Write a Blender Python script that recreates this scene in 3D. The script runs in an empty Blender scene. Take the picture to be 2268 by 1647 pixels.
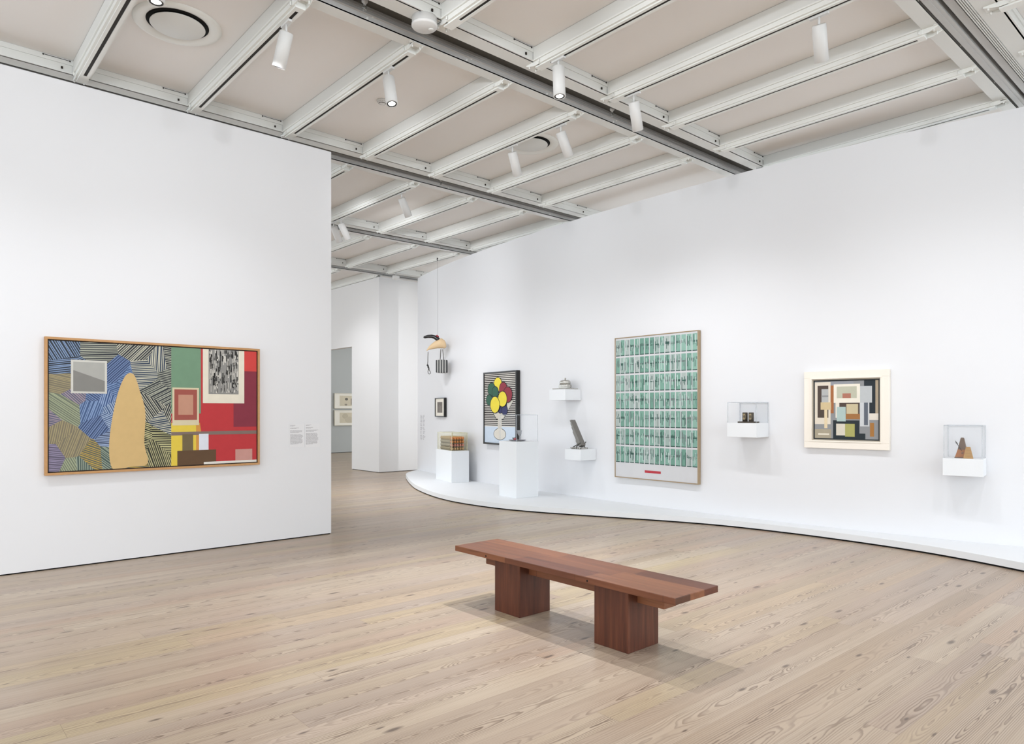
import bpy, bmesh, math, random
from mathutils import Vector, Matrix

random.seed(11)
COL = bpy.context.scene.collection
PI = math.pi

# ------------------------------------------------------------------ materials
def lin(c):
    return c / 12.92 if c <= .04045 else ((c + .055) / 1.055) ** 2.4

def rgb(h):
    if isinstance(h, str):
        return tuple(lin(int(h[i:i + 2], 16) / 255) for i in (0, 2, 4)) + (1,)
    return tuple(h) + (1,)

class NT:
    """small helper round a node tree"""
    def __init__(s, name):
        s.m = bpy.data.materials.new(name); s.m.use_nodes = True
        s.t = s.m.node_tree; s.n = s.t.nodes; s.n.clear()
        s.out = s.n.new('ShaderNodeOutputMaterial')
    def node(s, typ, **kw):
        n = s.n.new(typ)
        for k, v in kw.items():
            setattr(n, k, v)
        return n
    def set(s, sock, v):
        if hasattr(v, 'is_output') or isinstance(v, bpy.types.NodeSocket):
            s.t.links.new(v, sock)
        else:
            sock.default_value = v
    def math(s, op, a, b=None, c=None, clamp=False):
        n = s.node('ShaderNodeMath', operation=op, use_clamp=clamp)
        s.set(n.inputs[0], a)
        if b is not None: s.set(n.inputs[1], b)
        if c is not None: s.set(n.inputs[2], c)
        return n.outputs[0]
    def mix(s, f, a, b, blend='MIX'):
        n = s.node('ShaderNodeMix', data_type='RGBA', blend_type=blend)
        s.set(n.inputs[0], f); s.set(n.inputs[6], a); s.set(n.inputs[7], b)
        return n.outputs[2]
    def xyz(s, x, y, z):
        n = s.node('ShaderNodeCombineXYZ')
        for i, v in enumerate((x, y, z)): s.set(n.inputs[i], v)
        return n.outputs[0]
    def noise(s, vec, scale, detail=2, rough=.5, dim='3D'):
        n = s.node('ShaderNodeTexNoise', noise_dimensions=dim)
        s.set(n.inputs['Vector'], vec); n.inputs['Scale'].default_value = scale
        n.inputs['Detail'].default_value = detail; n.inputs['Roughness'].default_value = rough
        return n.outputs['Fac']
    def ramp(s, f, stops):
        n = s.node('ShaderNodeValToRGB'); cr = n.color_ramp
        while len(cr.elements) < len(stops): cr.elements.new(.5)
        for e, (p, c) in zip(cr.elements, stops):
            e.position = p; e.color = c if len(c) == 4 else tuple(c) + (1,)
        s.set(n.inputs[0], f)
        return n.outputs[0]
    def mapr(s, f, a, b, c=0., d=1.):
        n = s.node('ShaderNodeMapRange'); n.clamp = True
        s.set(n.inputs[0], f)
        for i, v in enumerate((a, b, c, d)): s.set(n.inputs[i + 1], v)
        return n.outputs[0]
    def bsdf(s, color, rough=.5, spec=.5, metal=0., normal=None, **kw):
        p = s.node('ShaderNodeBsdfPrincipled')
        s.set(p.inputs['Base Color'], color); s.set(p.inputs['Roughness'], rough)
        s.set(p.inputs['Specular IOR Level'], spec); s.set(p.inputs['Metallic'], metal)
        if normal is not None: s.t.links.new(normal, p.inputs['Normal'])
        for k, v in kw.items(): s.set(p.inputs[k], v)
        s.t.links.new(p.outputs[0], s.out.inputs[0])
        return s.m
    def bump(s, h, strength=.1, dist=.002):
        b = s.node('ShaderNodeBump'); b.inputs['Strength'].default_value = strength
        b.inputs['Distance'].default_value = dist
        s.t.links.new(h, b.inputs['Height'])
        return b.outputs[0]

CACHE = {}
def paint(name, h, rough=.55, spec=.3, var=.04, scale=6., metal=0., bump=0.):
    """painted / plain surface with a faint procedural unevenness"""
    k = (name, str(h), rough, spec, var, scale, metal, bump)
    if k in CACHE: return CACHE[k]
    t = NT(name)
    co = t.node('ShaderNodeTexCoord').outputs['Object']
    f = t.noise(co, scale, 3)
    c = rgb(h)
    a = tuple(max(0, x * (1 - var)) for x in c[:3]) + (1,)
    b = tuple(min(1, x * (1 + var)) for x in c[:3]) + (1,)
    col = t.mix(f, a, b)
    nrm = t.bump(t.noise(co, scale * 25, 2), bump) if bump else None
    CACHE[k] = t.bsdf(col, rough, spec, metal, nrm)
    return CACHE[k]

def emit(name, h, strength):
    t = NT(name)
    e = t.node('ShaderNodeEmission'); e.inputs[0].default_value = rgb(h); e.inputs[1].default_value = strength
    t.t.links.new(e.outputs[0], t.out.inputs[0])
    return t.m

def acrylic(name, tint, gloss=.35, alpha=.97):
    t = NT(name)
    lw = t.node('ShaderNodeLayerWeight'); lw.inputs[0].default_value = .25
    tr = t.node('ShaderNodeBsdfTransparent'); tr.inputs[0].default_value = rgb(tint)
    gl = t.node('ShaderNodeBsdfGlossy'); gl.inputs[0].default_value = (.95, .97, 1, 1); gl.inputs[1].default_value = .03
    f = t.math('MULTIPLY_ADD', lw.outputs['Fresnel'], gloss, .01, True)
    mx = t.node('ShaderNodeMixShader')
    t.set(mx.inputs[0], f); t.t.links.new(tr.outputs[0], mx.inputs[1]); t.t.links.new(gl.outputs[0], mx.inputs[2])
    t.t.links.new(mx.outputs[0], t.out.inputs[0])
    return t.m

def frosted(name, tint, amount):
    """cloudy clear plastic or glass: part see-through, part milky"""
    t = NT(name)
    tr = t.node('ShaderNodeBsdfTransparent'); tr.inputs[0].default_value = (.97, .98, .98, 1)
    p = t.node('ShaderNodeBsdfPrincipled'); p.inputs['Base Color'].default_value = rgb(tint)
    p.inputs['Roughness'].default_value = .15
    lw = t.node('ShaderNodeLayerWeight'); lw.inputs[0].default_value = .45
    f = t.math('MULTIPLY_ADD', lw.outputs['Facing'], .4, amount, True)
    mx = t.node('ShaderNodeMixShader')
    t.set(mx.inputs[0], f); t.t.links.new(tr.outputs[0], mx.inputs[1]); t.t.links.new(p.outputs[0], mx.inputs[2])
    t.t.links.new(mx.outputs[0], t.out.inputs[0])
    return t.m

def floor_material():
    """bleached reclaimed pine boards: rings of a log cut flat, a different log per board"""
    t = NT('bleached_pine_boards')
    uv = t.node('ShaderNodeUVMap', uv_map='board').outputs[0]
    sp = t.node('ShaderNodeSeparateXYZ'); t.t.links.new(uv, sp.inputs[0])
    u, v = sp.outputs[0], sp.outputs[1]                       # metres along / across the board
    at = t.node('ShaderNodeAttribute', attribute_name='board_id')
    s2 = t.node('ShaderNodeSeparateColor'); t.t.links.new(at.outputs['Color'], s2.inputs[0])
    r1, r2, r3 = s2.outputs[0], s2.outputs[1], s2.outputs[2]
    off = t.math('MULTIPLY', r1, 97.)
    uo = t.math('ADD', u, off)
    # pith offset across the board and depth below the surface, both wandering along the board
    low = t.noise(t.xyz(t.math('MULTIPLY', uo, .55), t.math('MULTIPLY', r2, 31.), 0.), 1., 1.5, .5)
    mid = t.noise(t.xyz(t.math('MULTIPLY', uo, 2.6), t.math('MULTIPLY', v, 9.), t.math('MULTIPLY', r3, 17.)), 1., 2, .5)
    fine = t.noise(t.xyz(t.math('MULTIPLY', uo, 9.), t.math('MULTIPLY', v, 30.), t.math('MULTIPLY', r3, 17.)), 1., 2, .5)
    v0 = t.math('MULTIPLY_ADD', t.math('SUBTRACT', r2, .5), .13, t.math('MULTIPLY', t.math('SUBTRACT', low, .5), .05))
    dv = t.math('SUBTRACT', v, v0)
    depth = t.math('ADD', t.math('MULTIPLY', t.math('SUBTRACT', low, .48), .34),
                   t.math('MULTIPLY', t.math('SUBTRACT', mid, .5), .06))
    depth = t.math('ADD', depth, t.math('MULTIPLY', t.math('SUBTRACT', fine, .5), .008))
    rr = t.math('SQRT', t.math('ADD', t.math('MULTIPLY', dv, dv), t.math('MULTIPLY', depth, depth)))
    ringf = t.math('MULTIPLY_ADD', r3, 55., 80.)
    ring = t.math('FRACT', t.math('MULTIPLY', rr, ringf))
    late = t.math('MULTIPLY', t.math('MULTIPLY', t.mapr(ring, .45, .82), t.mapr(ring, 1.0, .93)), t.mapr(rr, .02, .07, 1., .42))       # slow rise, quick fall
    # long pale / dark streaks and grain hairs
    streak = t.noise(t.xyz(t.math('MULTIPLY', uo, .8), t.math('MULTIPLY', v, 45.), off), 1., 3, .6)
    hair = t.noise(t.xyz(t.math('MULTIPLY', uo, 5.), t.math('MULTIPLY', v, 420.), off), 1., 2, .6)
    cloud = t.noise(t.xyz(t.math('MULTIPLY', uo, .7), t.math('MULTIPLY', v, 4.), t.math('MULTIPLY', r2, 9.)), 1., 2, .5)
    base = t.ramp(r1, [(0., rgb('c6b59d')), (.14, rgb('bba997')), (.3, rgb('d0c0aa')), (.45, rgb('b09c89')), (.58, rgb('c9b793')), (.72, rgb('c2a892')), (.86, rgb('b4a496')), (1., rgb('cbb9a8'))])
    col = t.mix(t.mapr(cloud, .35, .75, 0., .5), base, rgb('bfa994'))
    col = t.mix(t.mapr(streak, .42, .75, 0., .55), col, rgb('a8947f'))
    col = t.mix(t.mapr(hair, .4, .8, 0., .3), col, rgb('9d8a78'))
    vis = t.mapr(t.noise(t.xyz(t.math('MULTIPLY', uo, .6), t.math('MULTIPLY', v, 5.), t.math('MULTIPLY', r3, 40.)), 1., 1), .25, .58, .22, 1.)
    col = t.mix(t.math('MULTIPLY', late, vis), col, rgb('7f6c5c'))
    # knots: sparse dark ovals
    vo = t.node('ShaderNodeTexVoronoi', voronoi_dimensions='2D'); vo.inputs['Scale'].default_value = 1.
    t.set(vo.inputs['Vector'], t.xyz(t.math('MULTIPLY', uo, 1.7), t.math('MULTIPLY_ADD', v, 5.5, t.math('MULTIPLY', r2, 57.)), 0.))
    sc = t.node('ShaderNodeSeparateColor'); t.t.links.new(vo.outputs['Color'], sc.inputs[0])
    rare = t.math('GREATER_THAN', sc.outputs[0], .64)
    size = t.math('MULTIPLY_ADD', sc.outputs[1], .06, .03)
    kd = t.math('DIVIDE', vo.outputs['Distance'], size)
    knot = t.math('MULTIPLY', t.mapr(kd, 1.35, .5), rare)
    col = t.mix(t.math('MULTIPLY', knot, .85), col, rgb('5f5046'))
    dash = t.noise(t.xyz(t.math('MULTIPLY', uo, 3.2), t.math('MULTIPLY', v, 95.), t.math('ADD', off, 5.)), 1., 2, .5)
    col = t.mix(t.mapr(dash, .66, .76, 0., .6), col, rgb('7d6858'))
    # seams between boards
    w = t.node('ShaderNodeUVMap', uv_map='edge').outputs[0]
    se = t.node('ShaderNodeSeparateXYZ'); t.t.links.new(w, se.inputs[0])   # signed: 0 at centre, +-half size at the edge
    # the edge map holds metres to the nearest corner as bilinear values
    e1 = t.math('MINIMUM', se.outputs[0], t.math('SUBTRACT', t.node('ShaderNodeAttribute', attribute_name='board_len').outputs['Fac'], se.outputs[0]))
    e2 = t.math('MINIMUM', se.outputs[1], t.math('SUBTRACT', t.node('ShaderNodeAttribute', attribute_name='board_wid').outputs['Fac'], se.outputs[1]))
    seam = t.math('MAXIMUM', t.mapr(e1, .0016, .0006), t.mapr(e2, .0016, .0005))
    col = t.mix(t.math('MULTIPLY', seam, .55), col, rgb('7d6a58'))
    col = t.mix(1., col, (.83, .83, .83, 1), 'MULTIPLY')
    rough = t.math('MULTIPLY_ADD', hair, .12, .27)
    hgt = t.math('SUBTRACT', t.math('MULTIPLY', hair, .4), t.math('MULTIPLY', seam, 1.))
    return t.bsdf(col, rough, .38, 0., t.bump(hgt, .08, .001))

def bench_material(name, axis):
    """red-brown oiled timber; axis = direction of the grain"""
    t = NT(name)
    co = t.node('ShaderNodeTexCoord').outputs['Object']
    sp = t.node('ShaderNodeSeparateXYZ'); t.t.links.new(co, sp.inputs[0])
    X, Y, Z = sp.outputs
    if axis == 'y':
        g = t.xyz(t.math('MULTIPLY', X, 30.), t.math('MULTIPLY', Y, 1.3), t.math('MULTIPLY', Z, 30.))
        # boards: three across, staggered butt joints along the length
        row = t.math('FLOOR', t.math('DIVIDE', t.math('ADD', X, .21), .14))
        sec = t.math('FLOOR', t.math('ADD', t.math('DIVIDE', t.math('ADD', Y, 1.), .67), t.math('MULTIPLY', row, .12)))
        wn = t.node('ShaderNodeTexWhiteNoise', noise_dimensions='2D')
        t.set(wn.inputs['Vector'], t.xyz(row, sec, 0.)); tone = wn.outputs['Value']
        fy = t.math('FRACT', t.math('ADD', t.math('DIVIDE', t.math('ADD', Y, 1.), .67), t.math('MULTIPLY', row, .12)))
        fr = t.math('FRACT', t.math('DIVIDE', t.math('ADD', X, .21), .14))
        joint = t.math('MAXIMUM', t.math('LESS_THAN', fy, .004), t.math('MULTIPLY', t.math('LESS_THAN', fr, .012), .6))
    else:
        g = t.xyz(t.math('MULTIPLY', X, 26.), t.math('MULTIPLY', Y, 26.), t.math('MULTIPLY', Z, 1.6))
        tone = .1
        joint = None
    n1 = t.noise(g, 1., 4, .6)
    n2 = t.noise(g, 5., 3, .6)
    dk = t.noise(g, .55, 2, .5)
    col = t.ramp(n1, [(.25, rgb('3d2016')), (.5, rgb('5a2f20')), (.72, rgb('74432d'))])
    col = t.mix(t.math('MULTIPLY', n2, .35), col, rgb('4b271b'))
    col = t.mix(t.mapr(dk, .62, .72, 0., .55), col, rgb('2c1812'))
    col = t.mix(t.math('MULTIPLY', tone, .75), col, t.mix(n1, rgb('7a4a30'), rgb('93603f')))
    col = t.mix(t.mapr(t.noise(g, 2.6, 3, .6), .6, .72, 0., .45), col, rgb('311b13'))
    if joint is None: col = t.mix(1., col, (.86, .84, .84, 1), 'MULTIPLY')
    if joint is not None: col = t.mix(t.math('MULTIPLY', joint, .6), col, rgb('26140e'))
    return t.bsdf(col, .42, .4, 0., t.bump(n2, .05, .002))

M = {}
M['wall'] = paint('white_wall_paint', (.74, .745, .765), .7, .2, .012, 1.5)
M['wall_warm'] = paint('white_back_wall_paint', (.72, .715, .715), .7, .2, .012, 1.5)
M['grey_wall'] = paint('grey_gallery_paint', (.42, .43, .42), .7, .2, .02, 1.5)
M['gap'] = paint('shadow_gap_black', (.015, .015, .015), .8, .1)
M['deck'] = paint('ceiling_deck_paint', (.805, .785, .765), .8, .1, .03, .8)
M['steel'] = paint('painted_ceiling_steel', (.69, .70, .68), .5, .35, .012, 2.)
M['steel_lt'] = paint('painted_track_steel', (.77, .78, .755), .45, .4, .012, 2.)
M['steel_gr'] = paint('grey_and_shaded_steel', (.48, .48, .47), .5, .35, .015, 3.)  # plain grey parts; also paints the shade on the girders' inner faces
M['cavity_shade'] = paint('girder_cavity_shade', (.10, .098, .09), .6, .2, .02, 3.)  # deep shade inside the girders, put into the colour
M['slot'] = paint('track_slot_black', (.025, .02, .016), .6, .2)
M['lamp'] = paint('lamp_housing_white', (.66, .66, .65), .4, .4, .02)
M['lamp_in'] = paint('lamp_baffle_black', (.03, .03, .03), .5, .3)
M['glow'] = emit('lamp_lens_glow', (1., .97, .92), 14.)
M['plinth'] = paint('white_plinth_paint', (.76, .78, .80), .5, .35, .01, 2.)
M['acry'] = acrylic('clear_acrylic', (.985, .988, .99), .12)
M['acry_edge'] = frosted('polished_acrylic_edge', 'c3c8cf', .28)
M['acry_y'] = acrylic('yellowed_acrylic', (.95, .935, .86), .16)
M['acry_edge_y'] = frosted('yellowed_acrylic_edge', 'd2cda6', .4)
M['floor'] = floor_material()
M['bench_y'] = bench_material('bench_timber_along', 'y')
M['bench_z'] = bench_material('bench_timber_upright', 'z')

# ------------------------------------------------------------------ mesh builder
class MB:
    def __init__(s):
        s.v, s.f, s.mi, s.sm, s.mats = [], [], [], [], []
    def idx(s, m):
        if m not in s.mats: s.mats.append(m)
        return s.mats.index(m)
    def add(s, verts, faces, m, smooth=False):
        o = len(s.v); i = s.idx(m)
        s.v += [tuple(p) for p in verts]
        for f in faces:
            s.f.append([k + o for k in f]); s.mi.append(i); s.sm.append(smooth)
        return s
    def box(s, x0, x1, y0, y1, z0, z1, m, bevel=0.):
        b = bmesh.new()
        bmesh.ops.create_cube(b, size=1.)
        for p in b.verts:
            p.co = Vector((x0 if p.co.x < 0 else x1, y0 if p.co.y < 0 else y1, z0 if p.co.z < 0 else z1))
        if bevel: bmesh.ops.bevel(b, geom=b.edges[:], offset=bevel, segments=2, affect='EDGES', profile=.6)
        b.verts.index_update()
        s.add([p.co for p in b.verts], [[q.index for q in f.verts] for f in b.faces], m)
        b.free(); return s
    def prism(s, poly, axis, a, b, m):
        """poly = 2D outline; axis: extrusion axis; the other two axes in order"""
        n = len(poly)
        def P(q, w):
            return {'x': (w, q[0], q[1]), 'y': (q[0], w, q[1]), 'z': (q[0], q[1], w)}[axis]
        vs = [P(q, a) for q in poly] + [P(q, b) for q in poly]
        fs = [list(range(n))[::-1], list(range(n, 2 * n))] + [[i, (i + 1) % n, n + (i + 1) % n, n + i] for i in range(n)]
        return s.add(vs, fs, m)
    def lathe(s, prof, m, seg=32, cx=0., cy=0., sx=1., sy=1., smooth=True, wave=None, cap=True):
        """prof: (r, z) list, turned about z"""
        vs, fs = [], []
        n = len(prof)
        for k in range(seg):
            a = 2 * PI * k / seg
            for (r, z) in prof:
                rr = r * (1 + (wave[1] * math.cos(wave[0] * a) if wave else 0))
                vs.append((cx + sx * rr * math.cos(a), cy + sy * rr * math.sin(a), z))
        for k in range(seg):
            k2 = (k + 1) % seg
            for j in range(n - 1):
                fs.append([k * n + j, k2 * n + j, k2 * n + j + 1, k * n + j + 1])
        if cap and prof[0][0] > 1e-6: fs.append([k * n for k in range(seg)][::-1])
        if cap and prof[-1][0] > 1e-6: fs.append([k * n + n - 1 for k in range(seg)])
        return s.add(vs, fs, m, smooth)
    def tube(s, pts, rad, m, seg=10, smooth=True):
        """tube through 3D points; rad a number or one per point"""
        pts = [Vector(p) for p in pts]
        R = rad if isinstance(rad, (list, tuple)) else [rad] * len(pts)
        vs, fs = [], []
        prev = None
        for i, p in enumerate(pts):
            d = (pts[min(i + 1, len(pts) - 1)] - pts[max(i - 1, 0)]).normalized()
            if prev is None:
                a = d.cross(Vector((0, 0, 1)))
                if a.length < .1: a = d.cross(Vector((0, 1, 0)))
            else:
                a = prev - d * prev.dot(d)
            a.normalize(); prev = a
            b = d.cross(a)
            for k in range(seg):
                t = 2 * PI * k / seg
                vs.append(p + (a * math.cos(t) + b * math.sin(t)) * R[i])
        for i in range(len(pts) - 1):
            for k in range(seg):
                k2 = (k + 1) % seg
                fs.append([i * seg + k, i * seg + k2, (i + 1) * seg + k2, (i + 1) * seg + k])
        fs.append(list(range(seg))[::-1]); fs.append([(len(pts) - 1) * seg + k for k in range(seg)])
        return s.add(vs, fs, m, smooth)
    def ball(s, c, r, m, seg=16, rings=10, sx=1., sy=1., sz=1.):
        prof = [(r * math.sin(PI * j / rings), -r * math.cos(PI * j / rings)) for j in range(rings + 1)]
        prof[0] = (0, -r); prof[-1] = (0, r)
        o = MB(); o.lathe([(p[0], p[1] * sz) for p in prof], m, seg, 0, 0, sx, sy)
        return s.add([(x + c[0], y + c[1], z + c[2]) for x, y, z in o.v], o.f, m, True)
    def poly(s, pts, m):
        return s.add(pts, [list(range(len(pts)))], m)
    def build(s, name, parent=None, loc=None, rotz=None):
        me = bpy.data.meshes.new(name)
        me.from_pydata(s.v, [], s.f)
        for m in s.mats: me.materials.append(m)
        me.polygons.foreach_set('material_index', s.mi)
        me.polygons.foreach_set('use_smooth', s.sm)
        b = bmesh.new(); b.from_mesh(me)
        bmesh.ops.remove_doubles(b, verts=b.verts, dist=1e-6)
        bmesh.ops.recalc_face_normals(b, faces=b.faces) if s.closed else None
        b.to_mesh(me); b.free()
        me.update()
        o = bpy.data.objects.new(name, me); COL.objects.link(o)
        if parent is not None: o.parent = parent
        if loc is not None: o.location = loc
        if rotz is not None: o.rotation_euler = (0, 0, rotz)
        return o
    closed = True

def tag(o, label, cat, group=None, kind=None):
    o['label'] = label; o['category'] = cat
    if group: o['group'] = group
    if kind: o['kind'] = kind
    return o

def thing(name, label, cat, loc=(0, 0, 0), rotz=0., group=None):
    o = bpy.data.objects.new(name, None); COL.objects.link(o)
    o.location = loc; o.rotation_euler = (0, 0, rotz); o.empty_display_size = .1
    return tag(o, label, cat, group)

def struct(mb, name):
    o = mb.build(name); o['kind'] = 'structure'; return o

def copy_tree(o, parent=None):
    c = o.copy(); COL.objects.link(c); c.parent = parent
    for ch in o.children: copy_tree(ch, c)
    return c

# ------------------------------------------------------------------ plan of the room
WALL_C = [0.0001253011492836129, -0.00030882899864498044, 0.014152669734821858, 0.033286949337463484, 8.09772105014494]
def fx(y):
    t = y - 7.; a = WALL_C
    return (((a[0] * t + a[1]) * t + a[2]) * t + a[3]) * t + a[4]
def dfx(y):
    return (fx(y + .01) - fx(y - .01)) / .02
TOP = 4.475          # top of the exhibition walls
LY = 7.532           # face of the left wall
LX = 3.85            # its free end
BX, BY = 8.44, 14.15 # corner of the back wall block
RAIL = 4.55          # underside of the light tracks
FLG = 4.60           # underside of the girder flanges
DECK = 4.728

# floor: one mesh of boards with a per-board id
def build_floor():
    rnd = random.Random(4)
    me = bpy.data.meshes.new('floor')
    vs, fs, uv, ed, ids, ln, wd = [], [], [], [], [], [], []
    y = -7.
    while y < 26.:
        w = rnd.choice((.108, .143, .143, .184, .184))
        x = -7. - rnd.random() * 3
        while x < 16.:
            L = rnd.uniform(1.6, 4.2)
            o = len(vs)
            vs += [(x, y, 0), (x + L, y, 0), (x + L, y + w, 0), (x, y + w, 0)]
            fs.append((o, o + 1, o + 2, o + 3))
            uv += [(0, -w / 2), (L, -w / 2), (L, w / 2), (0, w / 2)]
            ed += [(0, 0), (L, 0), (L, w), (0, w)]
            c = (rnd.random(), rnd.random(), rnd.random(), 1)
            ids += [c] * 4; ln += [L] * 4; wd += [w] * 4
            x += L
        y += w
    me.from_pydata(vs, [], fs)
    for nm, data in (('board', uv), ('edge', ed)):
        l = me.uv_layers.new(name=nm)
        for i, p in enumerate(data): l.data[i].uv = p
    a = me.attributes.new('board_id', 'FLOAT_COLOR', 'POINT')
    for i, c in enumerate(ids): a.data[i].color = c
    for nm, data in (('board_len', ln), ('board_wid', wd)):
        a = me.attributes.new(nm, 'FLOAT', 'POINT')
        a.data.foreach_set('value', data)
    me.materials.append(M['floor']); me.update()
    o = bpy.data.objects.new('floor', me); COL.objects.link(o); o['kind'] = 'structure'
build_floor()

# ceiling deck
mb = MB(); mb.box(-7, 16, -7, 26, DECK, DECK + .1, M['deck']); struct(mb, 'ceiling')

# left wall with a dark shadow gap at the floor
mb = MB()
mb.box(-7, LX, LY, LY + .11, .012, TOP, M['wall'])
mb.box(-7, LX - .01, LY + .012, LY + .10, 0, .012, M['gap'])
struct(mb, 'wall_left')

# curved right wall
def strip(name, y0, y1, n, front, back, z0, z1, m, mtop=None):
    mb = MB(); vs, fs = [], []
    for i in range(n + 1):
        y = y0 + (y1 - y0) * i / n
        vs += [front(y, z0), front(y, z1), back(y, z1), back(y, z0)]
    for i in range(n):
        a, b = 4 * i, 4 * i + 4
        for k in range(4):
            fs.append([a + k, a + (k + 1) % 4, b + (k + 1) % 4, b + k])
    fs += [[0, 1, 2, 3][::-1], [4 * n + k for k in range(4)]]
    mb.add(vs, fs, m, True)
    return mb
mb = strip('wall_right', -3.5, 13.44, 120, lambda y, z: (fx(y), y, z), lambda y, z: (fx(y) + .18, y, z), 0, TOP, M['wall'])
o = struct(mb, 'wall_right')
md = o.modifiers.new('edge', 'EDGE_SPLIT'); md.split_angle = math.radians(40)

# back wall block with the doorway, and the grey gallery behind it
DOOR0, DOOR1, DH = 15.43, 17.9, 3.01
BT = 4.54
mb = MB()
mb.box(BX, BX + 3.2, BY, BY + .15, .012, BT, M['wall_warm'])
mb.box(BX, BX + .15, BY + .15, DOOR0, .012, BT, M['wall_warm'])
mb.box(BX, BX + .15, DOOR0, DOOR1, DH, BT, M['wall_warm'])
mb.box(BX, BX + .15, DOOR1, 22.1, .012, BT, M['wall_warm'])
mb.box(BX + .012, BX + 3.19, BY + .012, BY + .13, 0, .012, M['gap'])
mb.box(BX + .012, BX + .13, BY + .13, DOOR0 - .01, 0, .012, M['gap'])
struct(mb, 'wall_back')
mb = MB()
mb.box(BX + .2, 16, 21.72, 21.85, .015, DECK, M['grey_wall'])
mb.box(BX + .2, 16, 21.735, 21.84, 0, .015, M['gap'])
struct(mb, 'wall_far')

# ------------------------------------------------------------------ ceiling girders
def girder(n, nearout, x0, x1, special=False):
    """two steel channels with an open cavity between them, along x"""
    a, b, c, d = nearout, nearout + .15, nearout + .415, nearout + .53
    s, g, k = M['steel'], M['steel_gr'], M['cavity_shade']
    mb = MB()
    mb.box(x0, x1, a, a + .012, FLG, DECK, s)                    # outer web towards the room
    mb.box(x0, x1, a - .010, a, FLG + .080, DECK, s)              # step on the web
    mb.box(x0, x1, a - .0115, a - .0099, DECK - .003, DECK, g)     # joint with the deck
    mb.box(x0, x1, a - .012, b, FLG, FLG + .012, s)               # near flange
    mb.box(x0, x1, b - .012, b, FLG + .012, DECK, k)              # inner face, near channel, shade painted dark
    mb.box(x0, x1, c, d, FLG, FLG + .012, s)                      # far flange
    mb.box(x0, x1, c, c + .012, FLG + .001, DECK, g)              # inner face, far channel, shade painted as grey
    mb.box(x0, x1, c - .02, c, FLG + .05, FLG + .056, g)          # ridge
    mb.box(x0, x1, c - .012, c, FLG + .085, FLG + .094, g)
    mb.box(x0, x1, d - .012, d, FLG + .012, DECK, s)
    mb.box(x0, x1, b, c, DECK - .008, DECK, k)  # top of the cavity, its shade painted in
    for q in range(14):                                           # clips and bolts at every track
        x = 1.34 + 1.02 * q
        if not x0 < x - .3 < x1 - .5: continue
        mb.box(x - .31, x - .09, a - .0135, a - .0105, DECK - .014, DECK - .010, M['slot'])
        for r in (-.31, -.10): mb.box(x + r, x + r + .012, a - .016, a - .010, DECK - .020, DECK - .008, M['slot'])
        mb.box(x - .165, x - .150, a - .012, a - .002, FLG + .03, FLG + .05, M['slot'])
        for r in (.52, .57):
            o = MB(); o.lathe([(0, .008), (.009, .007), (.011, 0)], M['steel'], 10, cap=False)
            mb.add([(x + r + p[0], c - p[2], FLG + .025 + p[1] + (.03 if r > .55 else 0)) for p in o.v], o.f, M['steel'])
    if special:
        mb.box(x0, x1, b + .17, b + .205, FLG + .01, DECK, g)     # middle plate
        mb.box(x0, x1, b + .20, b + .245, FLG + .005, FLG + .02, g)
        mb.box(x0, x1, b + .075, b + .135, FLG + .015, FLG + .06, g)
        for q in range(4):
            mb.box(x0, x1, b + .004 + q * .015, b + .012 + q * .015, FLG - .004, FLG + .02, M['steel'])
    return struct(mb, 'trim_%d' % n)
PITCH = 3.055
G0 = 4.597
girder(1, G0 - PITCH, 3., 16, True)
girder(2, G0, -2, 16)
girder(3, G0 + PITCH, -4, 16)
girder(4, G0 + 2 * PITCH, 0, 16)
girder(5, G0 + 3 * PITCH, 0, 16)
girder(6, G0 + 4 * PITCH, 0, 16)

# ------------------------------------------------------------------ light tracks
def make_track(L):
    """parts of a light track of slot length L, slot from y=0 to y=L, centred on x=0"""
    w, lt = M['steel'], M['steel_lt']
    mb = MB()
    mb.box(-.068, .05, -.05, L + .155, FLG - RAIL, DECK - RAIL - .001, w)
    mb.box(-.0695, -.0679, -.05, L + .155, DECK - RAIL - .004, DECK - RAIL - .001, M['steel_gr'])
    mb.box(-.074, -.068, -.05, L + .155, FLG - RAIL, FLG - RAIL + .012, lt)
    web = mb
    mb = MB()
    mb.box(-.06, .045, -.055, L + .10, .012, FLG - RAIL, lt)
    mb.box(.045, .066, -.055, L + .10, .034, .04, lt)
    mb.box(-.04, -.014, -.06, L + .16, 0, .012, lt)
    mb.box(.014, .04, -.06, L + .16, 0, .012, lt)
    mb.box(-.014, .014, -.06, 0, 0, .012, lt)
    mb.box(-.014, .014, L, L + .16, 0, .012, lt)
    rail = mb
    mb = MB(); mb.box(-.0138, .0138, .001, L - .001, .006, .011, M['slot']); slot = mb
    mb = MB()
    for x in (-.056, .044):
        mb.prism([(-.055, .012), (-.055, .05), (-.17, .05), (-.17, .036), (-.10, .012)], 'x', x, x + .006, lt)
    mb.box(-.056, .05, -.17, -.11, .040, .046, lt)
    mb.box(-.075, .070, -.17, -.14, .043, .049, lt)
    for x, y in ((-.045, -.135), (.035, -.135), (-.068, -.03)):
        mb.lathe([(.007, .014), (.007, .042)], M['steel_lt'], 8, x, y)
    end_a = mb
    mb = MB()
    E = L + .10
    for x in (-.056, .044):
        mb.prism([(E, .012), (E, .05), (E + .16, .05), (E + .16, .038), (E + .06, .012)], 'x', x, x + .006, lt)
    mb.box(-.056, .05, E + .07, E + .16, .040, .046, lt)
    for x, y in ((-.045, E + .13), (.035, E + .13), (-.072, E - .02)):
        mb.lathe([(.007, .014), (.007, .042)], M['steel_lt'], 8, x, y)
    end_b = mb
    return web, rail, slot, end_a, end_b

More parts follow.
